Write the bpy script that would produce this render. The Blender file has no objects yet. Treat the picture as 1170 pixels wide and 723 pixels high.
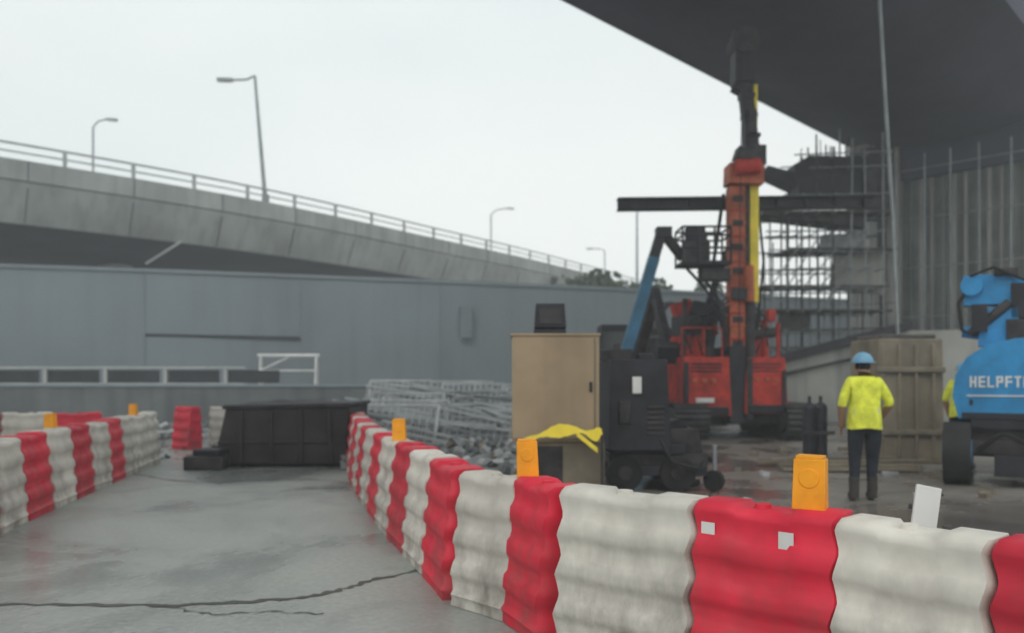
import bpy, bmesh, math, random
from mathutils import Vector, Matrix, Euler
random.seed(7)
scn=bpy.context.scene
R=math.radians

# ---------------------------------------------------------------- materials
def M(name,col,rough=.75,metal=0.0,var=.2,scale=2.0,streak=0.0,bump=0.0,col2=None,spec=.35,fine=0.0,low_dirt=0.0,objrand=0.0,fscale=28):
    m=bpy.data.materials.new(name); m.use_nodes=True
    nt=m.node_tree; N=nt.nodes; L=nt.links
    b=N['Principled BSDF']
    b.inputs['Roughness'].default_value=rough; b.inputs['Metallic'].default_value=metal
    b.inputs['Specular IOR Level'].default_value=spec
    g=N.new('ShaderNodeNewGeometry')
    n=N.new('ShaderNodeTexNoise'); n.inputs['Scale'].default_value=scale; n.inputs['Detail'].default_value=3; n.inputs['Roughness'].default_value=.6
    L.new(g.outputs['Position'],n.inputs['Vector'])
    r=N.new('ShaderNodeValToRGB'); L.new(n.outputs['Fac'],r.inputs['Fac'])
    c2=col2 or tuple(c*(1-var) for c in col); c1=tuple(min(1,c*(1+var)) for c in col)
    r.color_ramp.elements[0].position=.33; r.color_ramp.elements[0].color=(*c2,1)
    r.color_ramp.elements[1].position=.67; r.color_ramp.elements[1].color=(*c1,1)
    out=r.outputs['Color']
    def mul(out,fac_sock,dark,amount):
        mx=N.new('ShaderNodeMixRGB'); mx.blend_type='MIX'
        ml=N.new('ShaderNodeMath'); ml.operation='MULTIPLY'; ml.inputs[1].default_value=amount; ml.use_clamp=True
        L.new(fac_sock,ml.inputs[0]); L.new(ml.outputs[0],mx.inputs['Fac']); L.new(out,mx.inputs[1]); mx.inputs[2].default_value=(*dark,1)
        return mx.outputs[0]
    if streak>0:
        mp=N.new('ShaderNodeMapping'); mp.inputs['Scale'].default_value=(1.3,1.3,.09); L.new(g.outputs['Position'],mp.inputs['Vector'])
        n2=N.new('ShaderNodeTexNoise'); n2.inputs['Scale'].default_value=1.6; n2.inputs['Detail'].default_value=3; L.new(mp.outputs[0],n2.inputs['Vector'])
        r2=N.new('ShaderNodeValToRGB'); r2.color_ramp.elements[0].position=.45; r2.color_ramp.elements[1].position=.7; L.new(n2.outputs['Fac'],r2.inputs['Fac'])
        out=mul(out,r2.outputs['Color'],tuple(c*.4 for c in col),streak)
    if fine>0:
        n3=N.new('ShaderNodeTexNoise'); n3.inputs['Scale'].default_value=fscale; n3.inputs['Detail'].default_value=2; L.new(g.outputs['Position'],n3.inputs['Vector'])
        r3=N.new('ShaderNodeValToRGB'); r3.color_ramp.elements[0].position=.5; r3.color_ramp.elements[1].position=.75; L.new(n3.outputs['Fac'],r3.inputs['Fac'])
        out=mul(out,r3.outputs['Color'],tuple(c*.45 for c in col),fine)
    if low_dirt>0:
        sp=N.new('ShaderNodeSeparateXYZ'); L.new(g.outputs['Position'],sp.inputs[0])
        mr=N.new('ShaderNodeMapRange'); mr.inputs[1].default_value=.85; mr.inputs[2].default_value=0; mr.inputs[3].default_value=.14; mr.inputs[4].default_value=1
        L.new(sp.outputs['Z'],mr.inputs[0])
        mp=N.new('ShaderNodeMapping'); mp.inputs['Scale'].default_value=(1,1,.45); L.new(g.outputs['Position'],mp.inputs['Vector'])
        n4=N.new('ShaderNodeTexNoise'); n4.inputs['Scale'].default_value=5; n4.inputs['Detail'].default_value=5; n4.inputs['Roughness'].default_value=.65; L.new(mp.outputs[0],n4.inputs['Vector'])
        r4=N.new('ShaderNodeValToRGB'); r4.color_ramp.elements[0].position=.38; r4.color_ramp.elements[1].position=.68; L.new(n4.outputs['Fac'],r4.inputs['Fac'])
        mm=N.new('ShaderNodeMath'); mm.operation='MULTIPLY'; L.new(mr.outputs[0],mm.inputs[0]); L.new(r4.outputs['Color'],mm.inputs[1])
        out=mul(out,mm.outputs[0],(.12,.10,.08),low_dirt)
    if objrand>0:
        oi=N.new('ShaderNodeObjectInfo'); hs=N.new('ShaderNodeHueSaturation')
        mr=N.new('ShaderNodeMapRange'); mr.inputs[3].default_value=1-objrand; mr.inputs[4].default_value=1+objrand*.4
        L.new(oi.outputs['Random'],mr.inputs[0]); L.new(mr.outputs[0],hs.inputs['Value']); L.new(out,hs.inputs['Color']); out=hs.outputs['Color']
    L.new(out,b.inputs['Base Color'])
    return m

concrete=M('concrete_weathered',(.36,.385,.37),.85,var=.16,scale=.35,streak=.4)
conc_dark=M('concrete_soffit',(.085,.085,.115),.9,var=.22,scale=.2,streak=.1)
conc_pier=M('concrete_pier',(.36,.36,.33),.9,var=.2,scale=.5,streak=.6)
conc_green=M('concrete_grey_green',(.20,.22,.205),.9,var=.25,scale=.8,streak=.6)  # darker, greenish concrete for the recessed pier face
wallm=M('wall_grey',(.22,.26,.285),.8,var=.12,scale=.12,streak=.12)
wallj=M('wall_joint',(.19,.225,.245),.85,var=.1)
lowm=M('low_wall_grey',(.15,.165,.17),.85,var=.2,scale=.6,streak=.4)
darkm=M('dark_gap',(.05,.055,.06),.9)
black=M('black_steel',(.026,.025,.032),.6,metal=.1,var=.4,scale=3)
darksteel=M('rusty_dark_steel',(.045,.040,.042),.7,metal=.1,var=.5,scale=4)
galv=M('galvanised_tube',(.27,.29,.30),.5,metal=.4,var=.2)
railm=M('rail_paint',(.42,.44,.44),.6,var=.15)
plank=M('scaffold_plank',(.10,.09,.085),.85,var=.35,scale=3)
redp=M('red_paint_machine',(.46,.034,.02),.6,var=.35,scale=2.5,fine=.5,fscale=9)
orangep=M('orange_paint_machine',(.44,.11,.05),.65,var=.35,scale=2,fine=.5,fscale=9)
yellowp=M('yellow_paint_and_fringe',(.82,.64,.05),.5,var=.15)
bluep=M('blue_paint',(.025,.25,.53),.45,var=.2,scale=2,fine=.25,fscale=7)
tealp=M('blue_paint_faded',(.04,.15,.25),.5,var=.25)
rubber=M('rubber',(.025,.024,.024),.9,var=.3)
whitep=M('white_paint',(.68,.68,.66),.6,var=.12)
ply=M('plywood_box',(.37,.28,.18),.8,var=.12,scale=1.2,streak=.45,fine=.15,fscale=4)
ply_d=M('plywood_dark',(.21,.18,.135),.85,var=.25,scale=2,streak=.5)  # darker, greyer brown for the cabinet's lower part and trim
blockm=M('cast_block',(.24,.205,.155),.9,var=.25,scale=1.5,streak=.6)
amber=M('amber_plastic',(.90,.36,.015),.45,var=.1,scale=8)
redb=M('red_barrier_plastic',(.66,.02,.05),.55,var=.15,scale=3,low_dirt=.55,objrand=.2,fine=.15,fscale=8)
whiteb=M('white_barrier_plastic',(.66,.625,.56),.6,var=.10,scale=3,low_dirt=.85,objrand=.18,fine=.12,fscale=7)
hiviz=M('hiviz_yellow',(.72,.76,.07),.8,var=.2,scale=9)
reflect=M('reflective_tape',(.6,.63,.35),.5)
navy=M('navy_trousers',(.022,.025,.034),.85,var=.3,scale=6)
skin=M('skin',(.33,.19,.13),.6,var=.1)
hairm=M('hair',(.01,.01,.01),.7)
boot=M('boot',(.05,.045,.04),.7)
helmb=M('helmet_blue',(.17,.38,.55),.4,var=.05)
rubm=M('rubble',(.30,.31,.31),.9,var=.35,scale=3)
leaf=M('foliage',(.07,.095,.06),.9,var=.4,scale=.8)
bark=M('bark',(.08,.06,.045),.9)
skipm=M('dark_skip_steel',(.038,.030,.032),.7,var=.5,scale=1.5,streak=.3,fine=.3,fscale=6)
glass=M('dark_glass',(.02,.025,.03),.15,spec=.6)

# ---------------------------------------------------------------- mesh builder
class B:
    def __init__(s,name): s.name=name; s.v=[]; s.f=[]; s.mi=[]; s.m=[]
    def _m(s,m):
        if m not in s.m: s.m.append(m)
        return s.m.index(m)
    def add(s,vs,fs,m):
        o=len(s.v); k=s._m(m)
        s.v+= [tuple(v) for v in vs]
        for f in fs: s.f.append([i+o for i in f]); s.mi.append(k)
    def box(s,c,d,m,rx=0,ry=0,rz=0,tx=1,ty=1):
        E=Euler((rx,ry,rz)).to_matrix(); vs=[]
        for z in(-.5,.5):
            for x,y in((-.5,-.5),(.5,-.5),(.5,.5),(-.5,.5)):
                kx,ky=(tx,ty) if z>0 else (1,1)
                vs.append(Vector(c)+E@Vector((x*d[0]*kx,y*d[1]*ky,z*d[2])))
        s.add(vs,[(3,2,1,0),(4,5,6,7),(0,1,5,4),(1,2,6,5),(2,3,7,6),(3,0,4,7)],m)
    def bb(s,x0,x1,y0,y1,z0,z1,m): s.box(((x0+x1)/2,(y0+y1)/2,(z0+z1)/2),(x1-x0,y1-y0,z1-z0),m)
    def beam(s,p1,p2,w,h,m):
        p1=Vector(p1);p2=Vector(p2);d=(p2-p1).normalized()
        up=Vector((0,0,1)) if abs(d.z)<.95 else Vector((0,1,0))
        a=d.cross(up).normalized(); b=a.cross(d)
        vs=[]
        for p in(p1,p2):
            for i,j in((-.5,-.5),(.5,-.5),(.5,.5),(-.5,.5)): vs.append(p+a*w*i+b*h*j)
        s.add(vs,[(3,2,1,0),(4,5,6,7),(0,1,5,4),(1,2,6,5),(2,3,7,6),(3,0,4,7)],m)
    def cyl(s,p1,p2,r,m,r2=None,seg=10):
        if r2 is None:r2=r
        p1=Vector(p1);p2=Vector(p2);d=(p2-p1).normalized()
        up=Vector((0,0,1)) if abs(d.z)<.95 else Vector((0,1,0))
        a=d.cross(up).normalized(); b=a.cross(d); vs=[]
        for p,q in((p1,r),(p2,r2)):
            for i in range(seg):
                t=2*math.pi*i/seg; vs.append(p+a*q*math.cos(t)+b*q*math.sin(t))
        fs=[(i,(i+1)%seg,seg+(i+1)%seg,seg+i) for i in range(seg)]+[tuple(range(seg))[::-1],tuple(range(seg,2*seg))]
        s.add(vs,fs,m)
    def tube(s,pts,r,m,seg=8):
        for a,b in zip(pts[:-1],pts[1:]): s.cyl(a,b,r,m,seg=seg)
    def ball(s,c,r,m,u=14,w=9,zmin=-1):
        vs=[];fs=[]
        for j in range(w+1):
            ph=-math.pi/2+math.pi*j/w
            if math.sin(ph)<zmin: ph=math.asin(zmin)
            for i in range(u):
                t=2*math.pi*i/u; vs.append((c[0]+r[0]*math.cos(ph)*math.cos(t),c[1]+r[1]*math.cos(ph)*math.sin(t),c[2]+r[2]*math.sin(ph)))
        for j in range(w):
            for i in range(u): fs.append((j*u+i,j*u+(i+1)%u,(j+1)*u+(i+1)%u,(j+1)*u+i))
        s.add(vs,fs,m)
    def prism(s,poly,y0,y1,m):   # poly in (x,z)
        n=len(poly); vs=[(x,y0,z) for x,z in poly]+[(x,y1,z) for x,z in poly]
        s.add(vs,[tuple(range(n)),tuple(range(n,2*n))[::-1]]+[(i,n+i,n+(i+1)%n,(i+1)%n) for i in range(n)],m)
    def prism_x(s,poly,x0,x1,m):   # poly in (y,z)
        n=len(poly); vs=[(x0,y,z) for y,z in poly]+[(x1,y,z) for y,z in poly]
        s.add(vs,[tuple(range(n)),tuple(range(n,2*n))[::-1]]+[(i,n+i,n+(i+1)%n,(i+1)%n) for i in range(n)],m)
    def sweep(s,path,prof,m,facem=None):
        P=[Vector((p[0],p[1],0)) for p in path]; n=len(prof); vs=[]
        for i,p in enumerate(P):
            d=(P[min(i+1,len(P)-1)]-P[max(i-1,0)]).normalized(); nn=Vector((-d.y,d.x,0))
            for o,z in prof: vs.append(p+nn*o+Vector((0,0,z)))
        base=len(s.v); s.v+=[tuple(v) for v in vs]
        for i in range(len(P)-1):
            for k in range(n):
                mm=facem.get(k,m) if facem else m
                s.f.append([base+i*n+k,base+i*n+(k+1)%n,base+(i+1)*n+(k+1)%n,base+(i+1)*n+k]); s.mi.append(s._m(mm))
        s.f.append([base+k for k in range(n)]); s.mi.append(s._m(m))
        e=base+(len(P)-1)*n; s.f.append([e+k for k in range(n)][::-1]); s.mi.append(s._m(m))
    def done(s,bevel=0,parent=None,name=None,origin=True,smooth=True,seg=2):
        me=bpy.data.meshes.new(s.name)
        if origin:
            xs=[v[0] for v in s.v];ys=[v[1] for v in s.v];zs=[v[2] for v in s.v]
            c=Vector(((min(xs)+max(xs))/2,(min(ys)+max(ys))/2,min(zs)))
        else: c=Vector((0,0,0))
        me.from_pydata([tuple(Vector(v)-c) for v in s.v],[],s.f)
        for m in s.m: me.materials.append(m)
        for p,k in zip(me.polygons,s.mi): p.material_index=k
        bm=bmesh.new(); bm.from_mesh(me); bmesh.ops.recalc_face_normals(bm,faces=bm.faces)
        if smooth:
            for f in bm.faces: f.smooth=True
            for e in bm.edges:
                if len(e.link_faces)!=2 or e.calc_face_angle(0)>R(38): e.smooth=False
        bm.to_mesh(me); bm.free()
        o=bpy.data.objects.new(s.name,me); scn.collection.objects.link(o); o.location=c
        if bevel:
            md=o.modifiers.new('bev','BEVEL'); md.width=bevel; md.segments=seg; md.limit_method='ANGLE'; md.angle_limit=R(40)
        if parent: o.parent=parent
        return o

def catmull(pts,n=6):
    out=[]; P=[Vector((*p,0)) if len(p)==2 else Vector(p) for p in pts]; P=[2*P[0]-P[1]]+P+[2*P[-1]-P[-2]]
    for i in range(1,len(P)-2):
        for k in range(n):
            t=k/n; a,b,c,d=P[i-1:i+3]
            out.append(.5*((2*b)+(c-a)*t+(2*a-5*b+4*c-d)*t*t+(3*b-a-3*c+d)*t**3))
    out.append(P[-2]); return out
def rot_about(o,p,a):
    p=Vector(p); o.location=p+Matrix.Rotation(a,3,'Z')@(o.location-p); o.rotation_euler.z=a

# ---------------------------------------------------------------- ground
def ground_mat(name,c1,c2,c3,rough_lo=.35,sc=.5,patch=.45):
    m=bpy.data.materials.new(name); m.use_nodes=True; nt=m.node_tree; N=nt.nodes; L=nt.links; b=N['Principled BSDF']
    g=N.new('ShaderNodeNewGeometry')
    n=N.new('ShaderNodeTexNoise'); n.inputs['Scale'].default_value=sc; n.inputs['Detail'].default_value=5; n.inputs['Roughness'].default_value=.62; n.inputs['Distortion'].default_value=.6
    L.new(g.outputs['Position'],n.inputs['Vector'])
    r=N.new('ShaderNodeValToRGB'); e=r.color_ramp.elements; e[0].position=.36;e[0].color=(*c1,1);e[1].position=.66;e[1].color=(*c3,1); k=e.new(.5);k.color=(*c2,1)
    L.new(n.outputs['Fac'],r.inputs['Fac'])
    n2=N.new('ShaderNodeTexNoise'); n2.inputs['Scale'].default_value=22; n2.inputs['Detail'].default_value=4; L.new(g.outputs['Position'],n2.inputs['Vector'])
    mx=N.new('ShaderNodeMixRGB'); mx.blend_type='OVERLAY'; mx.inputs[0].default_value=.3; L.new(r.outputs[0],mx.inputs[1]); L.new(n2.outputs['Fac'],mx.inputs[2])
    n3=N.new('ShaderNodeTexNoise'); n3.inputs['Scale'].default_value=1.2; n3.inputs['Detail'].default_value=5; n3.inputs['Distortion'].default_value=1.2; L.new(g.outputs['Position'],n3.inputs['Vector'])
    r3=N.new('ShaderNodeValToRGB'); r3.color_ramp.elements[0].position=.50; r3.color_ramp.elements[1].position=.75; r3.color_ramp.elements[1].color=(patch,patch,patch,1); L.new(n3.outputs['Fac'],r3.inputs['Fac'])
    m3=N.new('ShaderNodeMixRGB'); L.new(r3.outputs[0],m3.inputs[0]); L.new(mx.outputs[0],m3.inputs[1]); m3.inputs[2].default_value=(*[c*.6 for c in c1],1)
    L.new(m3.outputs[0],b.inputs['Base Color'])
    r2=N.new('ShaderNodeMapRange'); r2.inputs[1].default_value=.42; r2.inputs[2].default_value=.60; r2.inputs[3].default_value=rough_lo; r2.inputs[4].default_value=.6; L.new(n.outputs['Fac'],r2.inputs[0]); L.new(r2.outputs[0],b.inputs['Roughness'])
    bp=N.new('ShaderNodeBump'); bp.inputs['Strength'].default_value=.18; bp.inputs['Distance'].default_value=.012; L.new(n2.outputs['Fac'],bp.inputs['Height']); L.new(bp.outputs[0],b.inputs['Normal'])
    return m
mud=ground_mat('muddy_ground',(.12,.103,.092),(.19,.17,.15),(.27,.245,.22),.12,.45)
conc_g=ground_mat('concrete_pavement',(.22,.235,.22),(.30,.315,.295),(.38,.395,.365),.18,.33,.38)
g=B('ground'); g.add([(-400,-100,0),(400,-100,0),(400,700,0),(-400,700,0)],[(0,1,2,3)],mud); g.done(origin=False)
chain_near=[(2.35,2.52),(1.93,3.08),(1.52,3.56),(.98,4.02),(.32,4.47),(.11,4.95),(-.27,5.35),(-.50,6.05)]
far_path=[(-.50,6.05),(-1.0,7.5),(-1.62,9.5),(-2.3,12.0),(-2.95,14.9)]
p=B('concrete_road')
left=[(-4,-20),(-4.6,3),(-5.0,7),(-5.35,8.6),(-6.6,14.2),(-7.6,18),(-9,23.5)]
right=[(6,-20),(4,1.0),(1.7,3.6),(.3,4.9),(-.45,6.4),(-2.9,15.2),(-2.6,23.5)]
p.add([(x,y,.004) for x,y in left]+[(x,y,.004) for x,y in right],[(i,7+i,7+i+1,i+1) for i in range(6)],conc_g); p.done(origin=False)
crackm=M('crack_dirt',(.10,.098,.088),.9)
def ribbon(name,pts,w,z,m,jit=.02,n=10):
    q=catmull(pts,n); b=B(name); vs=[]
    for i,pt in enumerate(q):
        d=(q[min(i+1,len(q)-1)]-q[max(i-1,0)]).normalized(); nn=Vector((-d.y,d.x,0)); pt=pt+nn*random.uniform(-jit,jit); ww=w*random.uniform(.25,1.4)
        vs+= [pt+nn*ww+Vector((0,0,z)),pt-nn*ww+Vector((0,0,z))]
    b.add(vs,[(2*i,2*i+1,2*i+3,2*i+2) for i in range(len(q)-1)],m); return b.done(origin=False)
ribbon('pavement_crack',[(-4.6,5.1),(-3.4,5.22),(-2.2,5.2),(-1.4,5.42),(-1.06,5.8),(-.67,6.25)],.030,.008,crackm,.025,14)
ribbon('pavement_crack',[(-2.3,5.2),(-1.9,5.0),(-1.6,5.05),(-1.2,5.0)],.008,.009,crackm)
ribbon('pavement_crack',[(-6.0,12.4),(-4.6,11.4),(-3.2,11.7),(-1.9,11.0)],.02,.008,crackm)

# ---------------------------------------------------------------- left viaduct
vp=[(a.x,a.y) for a in catmull([(-60,4),(-46,15.5),(-33.5,25.8),(-22.5,34.7),(-13.6,43.6),(-5.25,55.0),(4.1,68.5),(18,92),(40,135),(75,205)],6)]
b=B('concrete_viaduct')
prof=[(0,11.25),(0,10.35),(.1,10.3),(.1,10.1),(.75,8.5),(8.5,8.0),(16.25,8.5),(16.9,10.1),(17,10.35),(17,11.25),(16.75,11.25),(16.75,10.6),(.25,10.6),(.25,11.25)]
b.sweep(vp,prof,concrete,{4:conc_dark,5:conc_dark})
def along(path,step):
    P=[Vector((q[0],q[1],0)) for q in path]; out=[]; acc=0; nxt=0
    for a,c in zip(P[:-1],P[1:]):
        l=(c-a).length; d=(c-a)/l
        while nxt<=acc+l: out.append((a+d*(nxt-acc),d)); nxt+=step
        acc+=l
    return out
for pt,d in along(vp,3.0):
    nn=Vector((-d.y,d.x,0)); q=pt+nn*.12
    b.box((q.x,q.y,11.62),(.16,.12,.74),railm,rz=math.atan2(d.y,d.x))
for pt,d in along(vp,4.5):
    nn=Vector((-d.y,d.x,0)); a=pt+nn*-.012
    b.box((a.x,a.y,10.8),(.05,.02,.9),lowm,rz=math.atan2(d.y,d.x))
    a=pt+nn*.10; c=pt+nn*.73
    b.beam((a.x-nn.x*.02,a.y-nn.y*.02,10.05),(c.x-nn.x*.02,c.y-nn.y*.02,8.55),.04,.03,lowm)
for i in range(len(vp)-1):
    d=Vector((vp[i+1][0]-vp[i][0],vp[i+1][1]-vp[i][1],0)).normalized(); nn=Vector((-d.y,d.x,0))*.12
    for z,r in((11.97,.06),(11.6,.045)):
        b.cyl((vp[i][0]+nn.x,vp[i][1]+nn.y,z),(vp[i+1][0]+nn.x,vp[i+1][1]+nn.y,z),r,railm,seg=6)
for k,(pt,d) in enumerate(along(vp,28)):
    nn=Vector((-d.y,d.x,0)); q=pt+nn*8.5; b.cyl((q.x,q.y,0),(q.x,q.y,8.1),.9,concrete,seg=20)
b.beam((-16.9,40.3,8.5),(-18.6,40.0,7.3),.1,.1,railm)
b.done(origin=False)

def lamp(base,top,arm,double=False,r=.11):
    b=B('street_lamp'); base=Vector(base);top=Vector(top)
    b.cyl(base,base+Vector((0,0,.5)),r*1.6,galv); b.cyl(base,top,r,galv,r2=r*.6)
    arms=[Vector(arm)]+([Vector((-arm[0],-arm[1],arm[2]))] if double else [])
    for a in arms:
        e=top+a; mid=top+Vector((a.x*.35,a.y*.35,a.z*.75))
        b.tube([top,mid,e],r*.5,galv)
        dd=Vector((a.x,a.y,0)).normalized()
        b.beam(e-dd*.1,e+dd*.75-Vector((0,0,.05)),.32,.16,galv); b.beam(e+Vector((0,0,-.1)),e+dd*.65-Vector((0,0,.14)),.24,.05,whitep)
    return b.done(.02)
lamp((-13.7,43.8,11.2),(-14.3,43.8,18.3),(-1.2,-.3,-.35),r=.13)
lamp((-31.9,60,0),(-31.9,60,20.6),(1.1,0,.6),r=.13)
lamp((-2.4,90,0),(-2.4,90,20.2),(1.9,0,.7),r=.14)
lamp((13.3,83.8,11.2),(13.3,83.8,20.4),(-.9,.3,.2),True,r=.16)
lamp((11.3,96,0),(11.3,96,17.0),(-1.5,0,.3),r=.13)

# ---------------------------------------------------------------- grey boundary wall below the viaduct
b=B('retaining_wall')
wp=[(q.x,q.y) for q in catmull([(-50,25),(-34,27.2),(-19.5,30),(-8,33.4),(2.7,37),(9,39.4),(20,44),(40,50)],4)]
b.sweep(wp,[(0,0),(0,5.7),(-.06,5.72),(-.06,5.86),(.5,5.86),(.5,0)],wallm)
for pt,d in along(wp,6.0):
    nn=Vector((d.y,-d.x,0)); q=pt+nn*.008; b.box((q.x,q.y,2.85),(.03,.014,5.66),wallj,rz=math.atan2(d.y,d.x))
b.beam((-14.6,31.35,3.22),(-8.9,33.05,3.18),.06,.12,darkm)
b.beam((-2.3,35.1,4.0),(-1.8,35.25,4.0),.1,1.4,wallj)
b.done(origin=False)
b=B('low_concrete_wall')
b.bb(-40,-3.6,25,25.35,0,1.22,lowm); b.bb(-40,-3.6,24.96,25.4,1.222,1.30,wallm)
x=-38.
while x<-8.6:
    b.bb(x,x+.12,25.12,25.22,1.302,1.86,railm); b.bb(x+.14,x+1.78,25.15,25.18,1.36,1.76,darkm); x+=1.92
b.bb(-38,-8.5,25.11,25.23,1.80,1.87,railm); b.bb(-38,-8.5,25.12,25.2,1.302,1.35,railm)
b.done(.01,origin=False)
b=B('pipe_trestle')
x0,x1=-8.35,-6.5
for x in (x0,x1):
    b.cyl((x,25.9,0),(x,26.2,2.25),.05,whitep); b.cyl((x,26.5,0),(x,26.2,2.25),.05,whitep)
b.cyl((x0-.1,26.2,2.25),(x1+.1,26.2,2.25),.06,whitep); b.cyl((x0,26.0,1.75),(x1,26.0,1.75),.03,whitep); b.cyl((x0,26.1,1.75),((x0+x1)/2,26.2,2.2),.03,whitep)
b.done()

# ---------------------------------------------------------------- overhead bridge + pier
c0=Vector((4.43,18.8,0)); dd=Vector((1,1,0)).normalized()
path=[tuple((c0+dd*s)[:2]) for s in (-45,-30,-15,0,15,30,45,70,100)]
b=B('overhead_bridge')
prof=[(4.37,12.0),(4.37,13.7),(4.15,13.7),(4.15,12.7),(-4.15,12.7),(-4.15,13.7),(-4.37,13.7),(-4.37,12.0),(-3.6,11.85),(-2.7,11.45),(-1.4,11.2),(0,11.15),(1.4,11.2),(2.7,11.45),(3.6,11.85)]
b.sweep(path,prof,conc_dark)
b.done(origin=False)
b=B('bridge_pier')
perp=Vector((1,-1,0)).normalized()
def pbox(s0,s1,t0,t1,z0,z1,m):
    o=Vector((14.9,34.9,0)); c=o+perp*(s0+s1)/2+dd*(t0+t1)/2
    b.box((c.x,c.y,(z0+z1)/2),(s1-s0,t1-t0,z1-z0),m,rz=-math.pi/4)
pbox(0,2.1,0,2.4,0,11.7,conc_pier)
pbox(2.1,8.4,.45,2.4,0,11.6,conc_green)
pbox(2.12,8.4,.2,.46,9.9,11.5,conc_dark)
pbox(-.1,8.6,-.1,2.5,0,.9,conc_pier)
for k in range(15): pbox(2.4+k*.42,2.52+k*.42,.33,.46,.92,9.88,conc_pier if k%3 else conc_green)
for z in (2.5,4.7,6.9,9.0): pbox(0.01,2.11,-.02,0.0,z,z+.04,conc_dark)
pbox(1.3,1.62,-.2,-.03,5.6,11.4,black)
pbox(1.4,1.55,-.2,-.03,1,5.6,darksteel)
b.done(.02,origin=False)
b=B('pier_scaffold')
o=Vector((14.9,34.9,0))
for k in range(7):
    q=o+perp*(2.4+k*1.0)-dd*.9; b.cyl((q.x,q.y,0),(q.x+random.uniform(-.1,.1),q.y,10.6),.04,galv,seg=6)
for z in (2,4,6,8,10):
    a=o+perp*2.2-dd*.9; c=o+perp*8.6-dd*.9; b.cyl((a.x,a.y,z),(c.x,c.y,z),.03,galv,seg=6)
b.done(origin=False)
b=B('steel_cable')
b.tube([(8.9,19.2,11.6),(9.3,19.6,8.2),(9.62,19.9,5.5),(9.95,20.1,0.05)],.045,galv,seg=8); b.done()

# ---------------------------------------------------------------- scaffold tower
b=B('scaffold_tower')
xs=[9.7,10.3,10.9,11.5,12.1,12.7,13.3,13.9]; ys=[29.6,30.4,31.2]
tops=[6.6,8.0,8.6,10.2,10.5,10.7,10.4,10.4]
for x,t in zip(xs,tops):
    for y in ys: b.cyl((x+random.uniform(-.08,.08),y,0),(x+random.uniform(-.12,.12),y,t+random.uniform(-.4,.5)),.035,random.choice([galv,darksteel,galv]),seg=6)
lv=[(2.6,0),(3.3,0),(4.0,0),(4.9,0),(5.6,0),(6.3,1),(7.0,1),(7.7,1),(8.4,2),(9.4,3),(9.9,3)]
for k,(z,s) in enumerate(lv):
    for y in ys:
        b.cyl((xs[s]-random.uniform(.1,.9),y,z+random.uniform(-.08,.08)),(14.3,y,z+random.uniform(-.1,.15)),.03,random.choice([galv,darksteel,galv]),seg=6)
    if k in(0,2,3,5,7):
        for j in range(5): b.box(((xs[s]+14.2)/2+random.uniform(-.3,.3),29.7+j*.32,z+.07),(14.4-xs[s],.28,.06),plank,ry=random.uniform(-.015,.015))
    for x in xs[s:]: b.cyl((x,29.4,z),(x,31.4,z),.025,galv,seg=6)
for i in range(9):
    a=random.randint(0,5); z=random.choice([1,2.6,4.0,4.9,6.3]); b.cyl((xs[a],29.5,z),(xs[a+2],29.5,z+random.uniform(1.3,2.0)),.028,galv,seg=6)
b.prism([(10.9,8.5),(10.7,9.6),(11.3,9.95),(13.3,9.9),(13.3,8.3)],29.9,31.1,black); b.bb(13.3,14.4,29.7,31.2,7.7,10.2,darksteel)
b.prism([(9.6,9.35),(9.75,9.6),(10.9,9.3),(10.9,8.75)],30.0,31.0,black)
b.prism([(9.5,7.7),(13.4,7.2),(13.4,7.6),(9.5,7.95)],29.8,31.0,darksteel)
b.prism([(12.2,4.9),(14.3,4.7),(14.3,6.3),(12.4,6.2)],30.2,30.4,conc_pier)
b.prism([(11.8,6.4),(13.6,6.4),(13.6,7.1),(11.9,7.0)],30.2,30.4,rubm)
b.prism([(10.2,3.4),(11.4,3.3),(11.4,4.1),(10.3,4.0)],30.2,30.4,plank)
for k in range(14):
    x=random.uniform(10.8,14.2); b.cyl((x,30.5,9.8),(x+random.uniform(-.1,.1),30.5,random.uniform(10.2,10.9)),.02,darksteel,seg=5)
b.done(origin=False)
b=B('concrete_ramp')
b.prism([(8.0,0),(8.6,1.9),(13.2,3.1),(18,3.2),(18,0)],26.6,28.5,conc_pier)
b.prism([(8.0,1.75),(8.0,2.05),(13.4,3.45),(13.4,3.12)],26.3,26.6,black)
b.prism([(8.5,1.45),(8.5,1.55),(13.2,2.6),(13.2,2.5)],26.4,26.5,darksteel)
b.done(.02,origin=False)

# ---------------------------------------------------------------- piling rig
b=B('piling_rig')
def crawler(b,x0,x1,y0,y1,h):
    r=h/2; poly=[]
    for i in range(9): t=math.pi/2+math.pi*i/8; poly.append((y0+r+r*math.cos(t),r+r*math.sin(t)))
    for i in range(9): t=-math.pi/2+math.pi*i/8; poly.append((y1-r+r*math.cos(t),r+r*math.sin(t)))
    b.prism_x(poly,x0,x1,rubber)
    for i in range(int((y1-y0)/.22)):
        y=y0+r+ i*.22
        if y<y1-r: b.bb(x0-.02,x1+.02,y,y+.12,h-.01,h+.035,darksteel)
    for i in range(9):
        t=math.pi/2+math.pi*(i+.5)/9; cy=y0+r+(r+.01)*math.cos(t); cz=r+(r+.01)*math.sin(t)
        b.box(((x0+x1)/2,cy,cz),(x1-x0+.04,.05,.1),darksteel,rx=t)
    for y in (y0+r,(y0+y1)/2,y1-r): b.cyl((x0-.05,y,r),(x1+.05,y,r),r*.6,darksteel,seg=14)
crawler(b,3.95,4.75,18.9,23.2,.85); crawler(b,6.65,7.4,18.9,23.2,.85)
b.bb(4.7,6.7,19.8,22.2,.35,.95,darksteel)
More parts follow.
